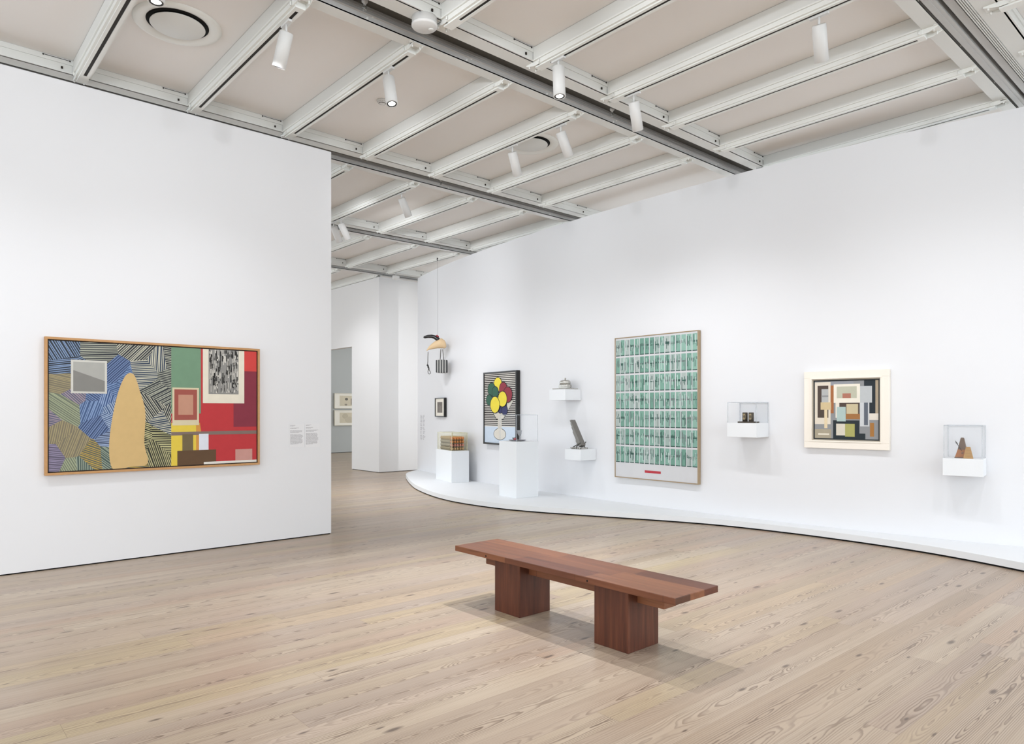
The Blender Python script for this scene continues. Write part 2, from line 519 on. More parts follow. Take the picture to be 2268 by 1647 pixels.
SLOT0, SLOTL = 5.18, 2.31
ORD = ['first', 'second', 'third', 'fourth', 'fifth', 'sixth', 'seventh']
proto = thing('light_track', '', 'light track')
w_, r_, s_, a_, b_ = make_track(SLOTL)
w_.build('track_housing', proto); ro = r_.build('rail', proto); s_.build('slot', ro)
a_.build('end_bracket', proto); b_.build('end_bracket', proto)
XT = lambda k: 1.34 + 1.02 * k
BAYS = [(-2, [5, 6], 'beyond the open black ceiling cavity'),
        (-1, [2, 3, 4, 5, 6, 7], 'between the black ceiling cavity and wide girder'),
        (0, [0, 1, 2, 3, 4, 5, 6], 'in the bay with round diffusers'),
        (1, [3, 4, 5, 6, 7], 'in first bay behind the left wall'),
        (2, [5, 6, 7], 'in second bay behind the left wall'),
        (3, [6, 7], 'in the farthest bay by the back wall')]
first = True
for b, ks, where in BAYS:
    for i, k in enumerate(ks):
        t = proto if first else copy_tree(proto)
        first = False
        t.location = (XT(k), SLOT0 + b * PITCH, RAIL)
        place = ORD[i] + ' from the left' if i < len(ks) - 1 else 'rightmost'
        if len(ks) == 2: place = ('left', 'right')[i] + ' of two'
        tag(t, 'white light track %s, %s' % (where, place), 'light track', 'white ceiling light tracks')

# ------------------------------------------------------------------ spotlights on the tracks
def spot_lamp(name, pos, aim, watts, size=100., blend=1., radius=.012, col=(.95, .965, 1.)):
    l = bpy.data.lights.new(name, 'SPOT'); l.energy = watts; l.spot_size = math.radians(size)
    l.spot_blend = blend; l.shadow_soft_size = radius; l.color = col
    o = bpy.data.objects.new(name, l); COL.objects.link(o)
    o.location = pos
    d = Vector(aim) - Vector(pos)
    o.rotation_euler = d.to_track_quat('-Z', 'Y').to_euler()
    return o

def make_head():
    mb = MB(); mb.box(-.016, .016, -.075, .075, -.018, 0., M['lamp'], .003); adapter = mb
    mb = MB(); mb.lathe([(.009, -.075), (.009, -.018)], M['lamp'], 12); stem = mb
    r = .054
    mb = MB()   # the housing points along -z, its tail at the origin
    mb.lathe([(0, .012), (r - .006, .012), (r, .006), (r, -.26), (r - .008, -.262), (r - .010, -.235), (.034, -.225), (0, -.225)], M['lamp'], 28)
    house = mb
    mb = MB(); mb.lathe([(.0435, -.2600), (.0435, -.2365), (.033, -.2315), (.033, -.2600), (.0435, -.2600)], M['lamp_in'], 24, cap=False); baf = mb
    mb = MB(); mb.lathe([(0, -.2505), (.0325, -.2505), (.0325, -.2545), (0, -.2565)], M['glow'], 20); lens = mb
    return adapter, stem, house, lens, baf

def head(x, y, aim, label, watts, size=100., tilt_limit=None):
    root = thing('track_spotlight', label, 'spotlight', (x, y, RAIL), 0., 'white track spotlights')
    adapter, stem, house, lens, baf = make_head()
    adapter.build('adapter', root); stem.build('stem', root)
    h = house.build('housing', root)
    h.location = (0, 0, -.088)
    lens.build('lens', h); baf.build('baffle', h)
    p = Vector((x, y, RAIL - .088))
    d = (Vector(aim) - p)
    q = d.to_track_quat('-Z', 'Y')
    h.rotation_euler = q.to_euler()
    spot_lamp('lamp', p + d.normalized() * .275, aim, watts, size)
    return root

HW = 84.
WALLA = lambda y, z=-.3: (fx(y), y, z)
X2 = 5.44
head(2.36, 5.38, (2.0, LY, -.4), 'white cylinder spotlight on the track right of the large round diffuser', 66)
head(3.38, 5.50, (3.25, 4.3, 0.), 'lit spotlight glaring above the left wall beside a small round detector', 270, 76)
head(4.40, 4.34, (4.15, 3.85, 0.), 'lit spotlight hanging straight down over the wide girder', 430, 76)
head(X2, 4.33, WALLA(5.3), 'white spotlight turned to the curved wall, just right of the lit hanging one', HW)
head(X2, 2.50, WALLA(3.3), 'white spotlight alone on a long track at the top right', HW)
head(X2, 5.33, WALLA(5.2), 'white spotlight in front of the right rim of the distant round diffuser', HW)
head(X2, 6.12, WALLA(7.1), 'white spotlight in front of the left rim of the distant round diffuser', HW)
head(X2, 8.50, WALLA(8.9), 'small white spotlight in the first bay behind the left wall edge', HW)
head(X2, 10.30, WALLA(10.6), 'right one of two small spotlights beside the end of the left wall', HW)
head(X2, 10.55, WALLA(12.2), 'left one of two small spotlights beside the end of the left wall', HW)
head(1.34, 5.13, (1.24, 5.0, 0.), 'white spotlight cut off by the top of the photo above the large diffuser', 60)
# wall lamps of the same rows that hang outside the photograph
for y, ty in ((.9, 1.9), (-.6, .4)):
    spot_lamp('lamp', (X2 + .1, y, 4.3), WALLA(ty), HW)
for x in (-1.7, -.7, .32):
    spot_lamp('lamp', (x, 5.6, 4.3), (x, LY, -.4), 60)
for p, a, e in (((1.4, 2.4, 4.3), (1.3, 2.4, 0), 75), ((4.4, 2.2, 4.3), (4.2, 2.3, 0), 75), ((.3, 4.2, 4.3), (.4, 4.0, 0), 105),
             ((3.4, -.2, 4.3), (3.4, .0, 0), 75), ((1.3, -.4, 4.3), (1.3, -.4, 0), 90), ((5.6, 2.0, 4.3), (5.8, 2.4, 0), 60), ((6.0, -.6, 4.3), (6.0, -.4, 0), 60)):
    spot_lamp('lamp', p, a, e, 120)  # downlights added without fittings to brighten the floor
# added long-throw lamps, without fittings, that even out the upper walls
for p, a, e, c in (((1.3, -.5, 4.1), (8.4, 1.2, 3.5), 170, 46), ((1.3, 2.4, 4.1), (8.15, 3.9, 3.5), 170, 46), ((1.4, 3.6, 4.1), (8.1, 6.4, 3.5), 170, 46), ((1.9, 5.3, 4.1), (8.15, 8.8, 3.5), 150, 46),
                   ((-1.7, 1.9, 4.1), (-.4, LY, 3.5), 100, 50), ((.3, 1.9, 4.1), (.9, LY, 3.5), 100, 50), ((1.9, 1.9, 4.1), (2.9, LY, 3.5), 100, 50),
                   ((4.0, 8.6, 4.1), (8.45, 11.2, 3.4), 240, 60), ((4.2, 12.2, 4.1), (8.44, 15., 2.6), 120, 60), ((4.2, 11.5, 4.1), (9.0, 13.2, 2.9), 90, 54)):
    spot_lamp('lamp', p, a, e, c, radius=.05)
# lamps added to brighten the gallery behind the left wall
for p, a, w in (((6.45, 14.6, 4.3), (8.44, 15.0, 1.6), 70), ((6.45, 12.9, 4.3), (8.6, 14.6, 1.6), 50), ((4.5, 10.5, 4.3), (5.2, 10.5, 0.), 330), ((6.45, 11.9, 4.3), (6.4, 12.2, 0.), 230), ((6.4, 9.6, 4.3), (6.2, 9.9, 0), 60), ((7.0, 17., 4.3), (7.5, 17.2, 0), 60),
                ((11.5, 19.5, 4.3), (11.6, 21.7, 1.6), 30), ((10.35, 10.2, 2.6), (9.3, 14.1, 1.9), 160)):  # last one, added behind the curved wall, stands in for daylight
    spot_lamp('lamp', p, a, w, 80)

# ------------------------------------------------------------------ other ceiling fittings
def diffuser(x, y, label):
    t = thing('air_diffuser', label, 'air diffuser', (x, y, DECK), 0., 'round ceiling air diffusers')
    mb = MB()
    mb.lathe([(.345, 0.), (.345, -.008), (.335, -.018), (.31, -.022), (.275, -.012), (.245, -.001)], M['steel_lt'], 56, cap=False)
    mb.closed = True
    mb.build('ring', t)
    mb = MB(); mb.lathe([(.243, -.002), (.2, -.0025), (0, -.0025)], M['gap'], 48); mb.build('cavity', t)
    mb = MB(); mb.lathe([(0, -.010), (.19, -.010), (.212, -.016), (.216, -.022), (.21, -.026), (0, -.028)], M['steel'], 48); mb.build('disc', t)
diffuser(1.815, 6.32, 'large round ceiling diffuser at the top left of the photo')
diffuser(5.865, 6.27, 'round ceiling diffuser partly hidden behind a track with two spotlights')

t = thing('smoke_detector', 'white drum shaped ceiling detector with round face under the wide girder', 'detector', (3.2, 4.665, 4.60))
mb = MB(); mb.lathe([(.10, 0), (.10, -.052), (.104, -.056), (.104, -.068), (.095, -.078), (0, -.08)], M['lamp'], 40); body = mb.build('drum', t)
mb = MB(); mb.lathe([(.022, -.077), (.022, -.0805), (.019, -.083), (0, -.083)], M['steel'], 24, .055, -.015); mb.build('button', body)
mb = MB(); mb.lathe([(.1015, -.0525), (.1035, -.0525), (.1035, -.0548), (.1015, -.0548)], M['steel_gr'], 40); mb.build('seam', body)

t = thing('ceiling_detector', 'small round slotted detector on the ceiling beside the glaring spotlight', 'detector', (3.88, 6.44, DECK))
mb = MB(); mb.lathe([(.055, 0), (.055, -.014), (.045, -.03), (.02, -.045), (0, -.046)], M['lamp'], 28); mb.build('body', t)
mb = MB()
for k in range(18):
    a = 2 * PI * k / 18
    c, s = math.cos(a), math.sin(a)
    mb.poly([(.0505 * c - .004 * s, .0505 * s + .004 * c, -.0225), (.0505 * c + .004 * s, .0505 * s - .004 * c, -.0225),
             (.0335 * c + .004 * s, .0335 * s - .004 * c, -.0392), (.0335 * c - .004 * s, .0335 * s + .004 * c, -.0392)], M['slot'])
mb.closed = False
mb.build('slots', t)

def sprinkler(x, y, label):
    t = thing('sprinkler_head', label, 'sprinkler', (x, y, DECK - .008), 0., 'sprinkler heads in the girders')
    ch = paint('sprinkler_metal', '8a8a86', .3, .5, .1, 20., .8)
    mb = MB(); mb.lathe([(.018, 0), (.018, -.05), (.024, -.055), (.024, -.075), (.012, -.08), (.012, -.095), (0, -.095)], M['steel_gr'], 16); mb.build('pipe', t)
    mb = MB()
    for sx in (-1, 1):
        mb.tube([(sx * .010, 0, -.093), (sx * .017, 0, -.108), (sx * .012, 0, -.125), (0, 0, -.135)], .003, ch, 8)
    mb.lathe([(.003, -.095), (.003, -.130)], ch, 8)
    mb.lathe([(.0, -.134), (.017, -.135), (.018, -.138), (0, -.139)], ch, 16)
    mb.build('frame', t)
sprinkler(2.77, 4.86, 'metal sprinkler hanging in the wide girder left of the drum detector')
sprinkler(5.74, 4.86, 'metal sprinkler in the wide girder below the second wall-facing spotlight')
sprinkler(5.70, 7.91, 'metal sprinkler in the girder running past the left wall edge')

t = thing('ceiling_sensor', 'small white drum hanging on a thin stem near the distant back wall', 'sensor', (8.50, 13.52, RAIL))
mb = MB(); mb.lathe([(.012, 0), (.012, -.075)], M['lamp'], 12); mb.build('stem', t)
mb = MB(); mb.lathe([(.078, -.075), (.082, -.08), (.082, -.13), (.07, -.15), (.03, -.165), (0, -.167)], M['lamp'], 28); mb.build('drum', t)

# ------------------------------------------------------------------ bench
t = thing('bench', 'long dark red-brown wooden bench with two block legs in the middle of the floor', 'bench', (3.42, 3.267, 0))
mb = MB(); mb.box(-.213, .213, -1.0, 1.0, .38, .42, M['bench_y'], .004); top = mb.build('seat', t)
for y in (-.486, .473):
    mb = MB(); mb.box(-.148, .148, y - .134, y + .134, 0, .3795, M['bench_z'], .003); mb.build('leg', t)
mb = MB(); mb.box(-.06, .06, -.815, .815, .29, .3795, M['bench_y'], .003); mb.build('stretcher', t)
for y in (.63, -.352):
    mb = MB()
    o = MB(); o.lathe([(0, 0), (.0065, 0), (.0065, .002), (0, .002)], M['gap'], 14)
    mb.add([(-.2118 - z, y + x, .397 + yy) for x, yy, z in o.v], o.f, M['gap'])
    mb.build('plug_hole', top)

# ------------------------------------------------------------------ low platform along the curved wall
edge = [(9.03, 13.437), (8.62, 13.12), (8.235, 12.70), (7.839, 12.03), (7.5, 11.41), (7.12, 10.626), (6.751, 9.58), (6.60, 8.72), (6.635, 7.87),
        (6.78, 7.253), (6.979, 6.733), (7.30, 5.98), (7.574, 5.323), (7.76, 4.72), (7.861, 3.953), (7.879, 3.332), (7.849, 2.759),
        (7.756, 2.232), (7.565, 1.631), (7.28, .95), (6.9, .2), (6.4, -.6)]
def catmull(pts, n=8):
    out = []
    for i in range(len(pts) - 1):
        p0, p1, p2, p3 = (Vector(pts[max(0, min(len(pts) - 1, i + k))]) for k in (-1, 0, 1, 2))
        for j in range(n):
            s = j / n
            out.append(.5 * ((2 * p1) + (p2 - p0) * s + (2 * p0 - 5 * p1 + 4 * p2 - p3) * s * s + (3 * p1 - p0 - 3 * p2 + p3) * s ** 3))
    out.append(Vector(pts[-1]))
    return out
ec = catmull(edge)
def platform(inset, z0, z1, m):
    mb = MB(); vs, fs = [], []
    n = len(ec)
    for i, p in enumerate(ec):
        q = (fx(min(p[1], 13.43)) - .002, p[1])
        d = (ec[min(i + 1, n - 1)] - ec[max(i - 1, 0)]).normalized()
        nx, ny = -d[1], d[0]
        if nx < 0: nx, ny = -nx, -ny
        px, py = p[0] + nx * inset, p[1] + ny * inset
        px = min(px, q[0] - .001)
        vs += [(px, py, z0), (px, py, z1), (q[0], q[1], z1), (q[0], q[1], z0)]
    for i in range(n - 1):
        a, b = 4 * i, 4 * i + 4
        for k in range(4):
            fs.append([a + k, a + (k + 1) % 4, b + (k + 1) % 4, b + k])
    fs += [[3, 2, 1, 0], [4 * (n - 1) + k for k in range(4)]]
    mb.add(vs, fs, m)
    return mb
t = thing('display_platform', 'low white curving platform along the foot of the curved right wall', 'platform', (0, 0, 0))
platform(0., .018, .085, M['plinth']).build('deck', t)
platform(.02, 0., .018, M['gap']).build('recessed_base', t)

# ------------------------------------------------------------------ flat art helpers
def clip(poly, p, n):
    """Sutherland-Hodgman against the half-plane (x-p).n <= 0"""
    out = []
    for i in range(len(poly)):
        a, b = poly[i], poly[(i + 1) % len(poly)]
        da = (a[0] - p[0]) * n[0] + (a[1] - p[1]) * n[1]
        db = (b[0] - p[0]) * n[0] + (b[1] - p[1]) * n[1]
        if da <= 0: out.append(a)
        if (da < 0 < db) or (db < 0 < da):
            s = da / (da - db); out.append((a[0] + (b[0] - a[0]) * s, a[1] + (b[1] - a[1]) * s))
    return out
def clip_convex(poly, cell):
    c = (sum(q[0] for q in cell) / len(cell), sum(q[1] for q in cell) / len(cell))
    for i in range(len(cell)):
        a, b = cell[i], cell[(i + 1) % len(cell)]
        n = (b[1] - a[1], a[0] - b[0])
        if (c[0] - a[0]) * n[0] + (c[1] - a[1]) * n[1] > 0: n = (-n[0], -n[1])
        poly = clip(poly, a, n)
        if len(poly) < 3: return []
    return poly
class Art:
    """flat colour shapes layered on a canvas of w x h metres, facing -y"""
    def __init__(s, y): s.mb = MB(); s.mb.closed = False; s.y = y; s.k = 0
    def poly(s, pts, h, layer=None, rough=.6):
        s.k += 1
        y = s.y - .0004 * (layer if layer is not None else 1)
        m = paint('art_' + h, h, rough, .25, .07, 14.)
        s.mb.poly([(p[0], y, p[1]) for p in pts], m)
    def rect(s, x0, x1, z0, z1, h, layer=1): s.poly([(x0, z0), (x1, z0), (x1, z1), (x0, z1)], h, layer)
    def ell(s, cx, cz, rx, rz, h, layer=1, n=36, a0=0., a1=2 * PI):
        s.poly([(cx + rx * math.cos(a0 + (a1 - a0) * k / n), cz + rz * math.sin(a0 + (a1 - a0) * k / n)) for k in range(n if a1 - a0 > 6.2 else n + 1)], h, layer)
    def hatch(s, cell, ang, gap, wid, h, layer, jit=0.):
        xs = [p[0] for p in cell]; zs = [p[1] for p in cell]
        cx, cz = (min(xs) + max(xs)) / 2, (min(zs) + max(zs)) / 2
        R = math.hypot(max(xs) - min(xs), max(zs) - min(zs)) / 2 + .01
        u = (math.cos(ang), math.sin(ang)); v = (-u[1], u[0])
        o = -R
        while o < R:
            w = wid * (1 + random.uniform(-jit, jit)); t1 = random.uniform(-jit, jit) * .02
            q = []
            for a, b in ((-R, 0), (R, t1), (R, w + t1), (-R, w)):
                q.append((cx + u[0] * a + v[0] * (o + b), cz + u[1] * a + v[1] * (o + b)))
            q = clip_convex(q, cell)
            if len(q) > 2: s.poly(q, h, layer)
            o += gap
    def blob(s, pts, h, layer):
        c = catmull([pts[-1]] + pts + pts[:2], 5)[5:-5]
        s.poly([(p[0], p[1]) for p in c], h, layer)

def frame_mb(w, h, z0, fw, depth, m, lip=0., bevel=.002):
    """four frame rails round an opening; outer size w x h, bottom at z0, front at -depth"""
    mb = MB()
    mb.box(-w / 2, w / 2, -depth, -.001, z0, z0 + fw, m, bevel)
    mb.box(-w / 2, w / 2, -depth, -.001, z0 + h - fw, z0 + h, m, bevel)
    mb.box(-w / 2, -w / 2 + fw, -depth, -.001, z0 + fw, z0 + h - fw, m, bevel)
    mb.box(w / 2 - fw, w / 2, -depth, -.001, z0 + fw, z0 + h - fw, m, bevel)
    return mb

def on_wall(yc, off=0.):
    """position and heading of something hung flat on the curved wall"""
    s = dfx(yc)
    return (fx(yc) - .002, yc), math.atan2(-1., -s)

# ------------------------------------------------------------------ big painting on the left wall
WD, HT, Z0 = 1.955, 1.252, .861
t = thing('framed_picture', 'wide abstract painting, hatched blue left half and red right half, in a thin oak frame', 'painting', (2.003, LY - .002, 0))
oak = paint('oak_frame_wood', 'b98d5e', .5, .3, .12, 30.)
dark = paint('dark_frame_rebate', '2a221c', .6, .2)
fo = frame_mb(WD, HT, Z0, .022, .058, oak); fo.build('frame', t)
mb = frame_mb(WD - .046, HT - .046, Z0 + .023, .008, .046, dark, bevel=0.); mb.build('inner_edge', t)
cw, ch = WD - .064, HT - .064
A = Art(-.044)
x0, x1, z0, z1 = -cw / 2, cw / 2, Z0 + .032, Z0 + .032 + ch
A.mb.box(x0, x1, -.044, -.004, z0, z1, paint('primed_canvas', '5d6672', .7, .2))
X = lambda u: x0 + cw * u
Z = lambda v: z0 + ch * v
half = .545
rnd = random.Random(21)
seeds = [(rnd.uniform(0, half), rnd.uniform(0, 1)) for _ in range(40)]
for i, s in enumerate(seeds):
    cell = [(X(0), Z(0)), (X(half), Z(0)), (X(half), Z(1)), (X(0), Z(1))]
    sp = (X(s[0]), Z(s[1]))
    for q in seeds:
        if q is s: continue
        qp = (X(q[0]), Z(q[1]))
        mid = ((sp[0] + qp[0]) / 2, (sp[1] + qp[1]) / 2)
        cell = clip(cell, mid, (qp[0] - sp[0], qp[1] - sp[1]))
        if len(cell) < 3: break
    if len(cell) < 3: continue
    u, v = s
    if u > .36 or v > .78: base, st = rnd.choice((('2c3036', 'b9b7a6'), ('33373c', 'a9ab9c'), ('30363f', '7d93b5'), ('3a4658', 'c3c1ae'))) if v > .3 else rnd.choice((('2e2f28', 'c2bd8d'), ('34352c', 'b3ad83')))
    elif v < .25 and u > .12: base, st = rnd.choice((('5a5f58', 'b59a4a'), ('4a5a56', '8f9a8a'), ('4d5870', '8fa1bf')))
    elif u < .16: base, st = rnd.choice((('77705f', '9a8f6d'), ('5f5a6c', '8f86a0'), ('6d7465', '99a184'), ('5c5f74', '9c8c95')))
    else: base, st = rnd.choice((('3c547f', '8ba0c2'), ('445a80', '7f97bd'), ('4a5f84', '9fb0c8'), ('3a4a6b', '7388b0')))
    A.poly(cell, base, 1)
    A.hatch(cell, rnd.uniform(0, PI), .017, .0075, st, 2, .3)
A.rect(X(.09), X(.245), Z(.60), Z(.86), 'c6c5be', 3)
A.rect(X(.10), X(.235), Z(.615), Z(.845), 'a5a5a0', 4)
A.poly([(X(.10), Z(.615)), (X(.235), Z(.615)), (X(.235), Z(.70)), (X(.10), Z(.78))], '807f7b', 5)
A.blob([(X(.27), Z(.0)), (X(.255), Z(.22)), (X(.285), Z(.55)), (X(.325), Z(.74)), (X(.365), Z(.76)), (X(.395), Z(.62)), (X(.42), Z(.45)), (X(.415), Z(.2)), (X(.43), Z(.03)), (X(.35), Z(.01))], 'c9ab76', 4)
A.rect(X(half), X(1), Z(0), Z(1), 'b5363a', 1)
A.rect(X(half), X(.695), Z(.44), Z(1), '6f8f75', 2)
A.rect(X(half), X(.67), Z(0), Z(.36), 'd8bf48', 2)
A.poly([(X(.67), Z(.0)), (X(.72), Z(.0)), (X(.69), Z(.36)), (X(.67), Z(.36))], 'c88e44', 2)
A.rect(X(.93), X(1), Z(.82), Z(1), 'c8433f', 2)
A.rect(X(.87), X(1), Z(.32), Z(.82), '80303f', 3)
A.rect(X(.705), X(.93), Z(.53), Z(1), 'ddd6c6', 4)
A.rect(X(.735), X(.898), Z(.61), Z(1), '8a8986', 5)
for k in range(230):
    cx, cz = rnd.uniform(.737, .892), rnd.uniform(.615, .97)
    A.rect(X(cx), X(cx + rnd.uniform(.002, .007)), Z(cz), Z(min(.998, cz + rnd.uniform(.01, .07))), rnd.choice(('262523', '3a3937', 'cfccc4', 'b4b1aa')), 6 + (k % 5))
A.rect(X(half + .005), X(.685), Z(.34), Z(.66), 'cdc2a4', 5)
A.rect(X(half + .015), X(.675), Z(.385), Z(.645), '9a5248', 6)
A.rect(X(half + .035), X(.655), Z(.43), Z(.60), 'b98a74', 7)
A.rect(X(half), X(1), Z(.255), Z(.285), '7b6a63', 3)
A.rect(X(.575), X(.775), Z(0), Z(.125), '5d4631', 5)
A.rect(X(.60), X(.655), Z(.125), Z(.265), '6d6044', 6)
A.rect(X(.685), X(.735), Z(.125), Z(.265), 'd5d8e2', 6)
A.rect(X(.71), X(1), Z(0), Z(.02), 'd9d6cf', 6)
A.rect(X(.88), X(.975), Z(.02), Z(.12), 'bf8f86', 6)
A.mb.build('canvas', t)

# two printed labels beside it
ink = paint('printed_ink', '8f8c8f', .7, .1)
card = paint('label_card', (.76, .76, .775), .6, .2, .01)
def text_rows(w, rows, x, ztop, y, pitch, gaps, rnd, h=.0034):
    mb = MB(); mb.closed = False
    z = ztop
    for n, frac in rows:
        for k in range(n):
            L = w * frac * (rnd.uniform(.86, 1.) if k < n - 1 else rnd.uniform(.4, .7))
            a = x
            while a < x + L:
                b = min(x + L, a + rnd.uniform(.006, .02))
                mb.poly([(a, y, z - h), (b, y, z - h), (b, y, z), (a, y, z)], ink)
                a = b + .0032
            z -= pitch
        z -= gaps
    return mb
for xc, zt, w, hh, lab, rows in ((3.425, 1.293, .178, .26, 'white printed wall label just right of the wide painting, left of the pair', [(2, .45), (2, .7), (4, 1.), (14, 1.)]),
                                 (3.612, 1.295, .178, .27, 'white printed wall label nearest the end of the left wall, right of the pair', [(2, .42), (2, .6), (3, 1.), (16, 1.)])):
    t = thing('text_label_sign', lab, 'wall label', (xc, LY - .0015, zt - hh), 0., 'printed labels by the wide painting')
    mb = MB(); mb.box(-w / 2, w / 2, -.003, 0, 0, hh, card); mb.build('card', t)
    text_rows(w - .026, rows, -w / 2 + .012, hh - .012, -.0036, .0082, .013, random.Random(int(xc * 100))).build('print', t)

# ------------------------------------------------------------------ pictures on the curved wall
def hang(name, label, cat, yc):
    (px, py), rz = on_wall(yc)
    return thing(name, label, cat, (px, py, 0), rz)

# tall green and grey painting
t = hang('framed_picture', 'tall silver-grey painting with rows of green bars in a thin wooden frame', 'painting', 6.023)
w, h, z0 = 1.442, 2.058, .459
frame_mb(w, h, z0, .012, .058, paint('pale_frame_wood', 'a08c70', .5, .3, .1, 30.)).build('frame', t)
A = Art(-.050)
w2, h2 = w - .026, h - .026
A.mb.box(-w2 / 2, w2 / 2, -.05, -.004, z0 + .013, z0 + .013 + h2, paint('silver_canvas', 'c9c9cb', .45, .35, .05))
rnd = random.Random(5)
rowh = (h2 * .895) / 7
for r in range(7):
    for c in range(16):
        cx = -w2 / 2 + w2 * (c + .5) / 16
        zb = z0 + .013 + h2 * .105 + r * rowh
        g = rnd.choice(('7fa598', '78a091', '8aaea1', '6f9889', '86a79b', 'a7b3af', '9bada7'))
        d = rnd.choice(('3f5f57', '47665e', '56736b', '3a5750', '5f6f6c', '6c7a77'))
        hw = w2 / 16 * .42
        Hh = rowh * .93
        A.rect(cx - hw, cx + hw, zb, zb + Hh * .97, g, 1)
        A.rect(cx - hw, cx + hw, zb, zb + Hh * .05, '35504a', 2)
        for q in range(5):
            xa = cx - hw + 2 * hw * (q + rnd.uniform(.05, .5)) / 5
            a, b = sorted((rnd.uniform(.05, .7), rnd.uniform(.4, .95)))
            A.rect(xa, xa + hw * rnd.uniform(.14, .34), zb + Hh * a, zb + Hh * max(b, a + .15), d if q % 2 == 0 else rnd.choice((d, 'b5cdc5', 'c6d3cf', '6f8f86')), 3)
        if rnd.random() < .8: A.rect(cx - hw * .9, cx + hw * .9, zb + Hh * .5, zb + Hh * (.53 + .12 * rnd.random()), d, 2)
A.rect(-.17, .11, z0 + .10, z0 + .135, 'b23a44', 1)
A.mb.build('canvas', t)

# tall black framed picture
t = hang('framed_picture', 'tall black-framed picture of coloured discs on black and white stripes', 'picture', 9.575)
w, h, z0 = 1.058, 1.325, .823
blk = paint('black_frame', '1d1c1b', .4, .4)
frame_mb(w, h, z0, .03, .08, blk).build('frame', t)
A = Art(-.066)
w2, h2 = w - .06, h - .06
zb = z0 + .03
A.mb.box(-w2 / 2, w2 / 2, -.066, -.004, zb, zb + h2, paint('white_ground', 'd8d3cc', .6, .2))
A.rect(-w2 / 2, w2 / 2, zb, zb + h2 * .235, 'c3d0de', 1)
n = 29
for k in range(n):
    z = zb + h2 * .25 + (h2 * .75) * k / n
    A.rect(-w2 / 2, w2 / 2, z, z + h2 * .75 / n * .52, '241f1d', 1)
CX = lambda u: -w2 / 2 + w2 * u
CZ = lambda v: zb + h2 * v
# pale grey stand: a plain wedge on a plain foot
A.poly([(CX(.06), CZ(.62)), (CX(.94), CZ(.62)), (CX(.62), CZ(.34)), (CX(.38), CZ(.34))], '2b2a29', 2)
A.poly([(CX(.075), CZ(.61)), (CX(.925), CZ(.61)), (CX(.61), CZ(.35)), (CX(.39), CZ(.35))], 'c9c4b9', 3)
A.rect(CX(.44), CX(.56), CZ(.15), CZ(.35), 'c9c4b9', 3)
A.ell(CX(.5), CZ(.13), w2 * .2, h2 * .085, '2b2a29', 2); A.ell(CX(.5), CZ(.13), w2 * .188, h2 * .077, 'd3cec3', 4)
for u, v, r, c in ((.44, .84, .125, 'e2cf3f'), (.24, .77, .12, '2f5a48'), (.36, .73, .10, '2f5a48'), (.62, .77, .12, '8a2f3e'), (.76, .69, .135, '8a2f3e'),
                   (.17, .62, .095, '2f5a48'), (.60, .63, .135, 'e2cf3f'), (.36, .55, .145, 'e2cf3f'), (.52, .50, .085, '33365f'), (.62, .55, .095, '33365f'), (.66, .47, .085, '33365f')):
    A.k += 1
    L = 5 + A.k % 30
    A.ell(CX(u), CZ(v), w2 * (r + .012), w2 * (r + .012), '1c1b1c', L); A.ell(CX(u), CZ(v), w2 * r, w2 * r, c, L + .5)
A.mb.build('picture_panel', t)

# small black framed print
t = hang('framed_picture', 'small black-framed print with wide cream mat below the hanging sculpture', 'picture', 11.965)
w, h, z0 = .482, .40, 1.31
frame_mb(w, h, z0, .018, .06, blk).build('frame', t)
mb = MB(); mb.box(-w / 2 + .018, w / 2 - .018, -.045, -.004, z0 + .018, z0 + h - .018, paint('cream_mat', 'e6e1d6', .7, .15)); mb.build('mat', t)
A = Art(-.0455)
A.rect(-w * .28, w * .26, z0 + h * .22, z0 + h * .78, '6d6660', 1)
rnd = random.Random(8)
for k in range(16):
    x = -w * .27 + w * .53 * k / 16
    A.rect(x, x + w * .012, z0 + h * .23, z0 + h * (.5 + .25 * rnd.random()), rnd.choice(('4b4540', 'a39b90', '857d74')), 2)
A.mb.build('print', t)

# white framed painting
t = hang('framed_picture', 'painting of angular tan, cream and dark blocks in a broad cream frame', 'painting', 3.445)
w, h, z0 = .918, .893, 1.008
cream = paint('cream_frame', 'ece5da', .5, .3, .02)
frame_mb(w, h, z0, .075, .058, cream, bevel=.004).build('frame', t)
frame_mb(w - .148, h - .148, z0 + .074, .016, .066, cream, bevel=.004).build('frame_lip', t)
frame_mb(w - .18, h - .18, z0 + .09, .012, .040, paint('taupe_fillet', 'aaa294', .5, .3), bevel=0.).build('fillet', t)
frame_mb(w - .202, h - .202, z0 + .101, .014, .034, paint('dark_inner_edge', '24292c', .5, .3), bevel=0.).build('inner_edge', t)
w2, h2, zb = w - .225, h - .225, z0 + .1125
A = Art(-.030)
A.mb.box(-w2 / 2, w2 / 2, -.03, -.004, zb, zb + h2, paint('grey_ground', '8b8d8f', .6, .2))
R = lambda a, b, c, d, hx, l=1: A.rect(-w2 / 2 + w2 * a, -w2 / 2 + w2 * b, zb + h2 * c, zb + h2 * d, hx, l)
R(0, .26, .25, .98, 'd8cfc0', 1); R(.05, .225, .36, .92, '4d423c', 2); R(.115, .225, .62, .86, 'aeb0b0', 3); R(.125, .225, .72, .75, '8c8e8f', 4)
R(.26, .62, .9, 1, '8f9299', 1); R(.26, .31, .44, .92, 'a0663f', 2); R(.31, .72, .62, .94, 'e3ddcf', 3); R(.36, .67, .70, .90, 'b7b7a4', 4); R(.45, .58, .70, .78, 'a9705f', 5)
R(.34, .40, .36, .62, 'ddd5c8', 2); R(.40, .71, .42, .62, '50433d', 2); R(.36, .5, .30, .55, 'a8bcb8', 5); R(.5, .72, .34, .43, '9a6b3f', 4)
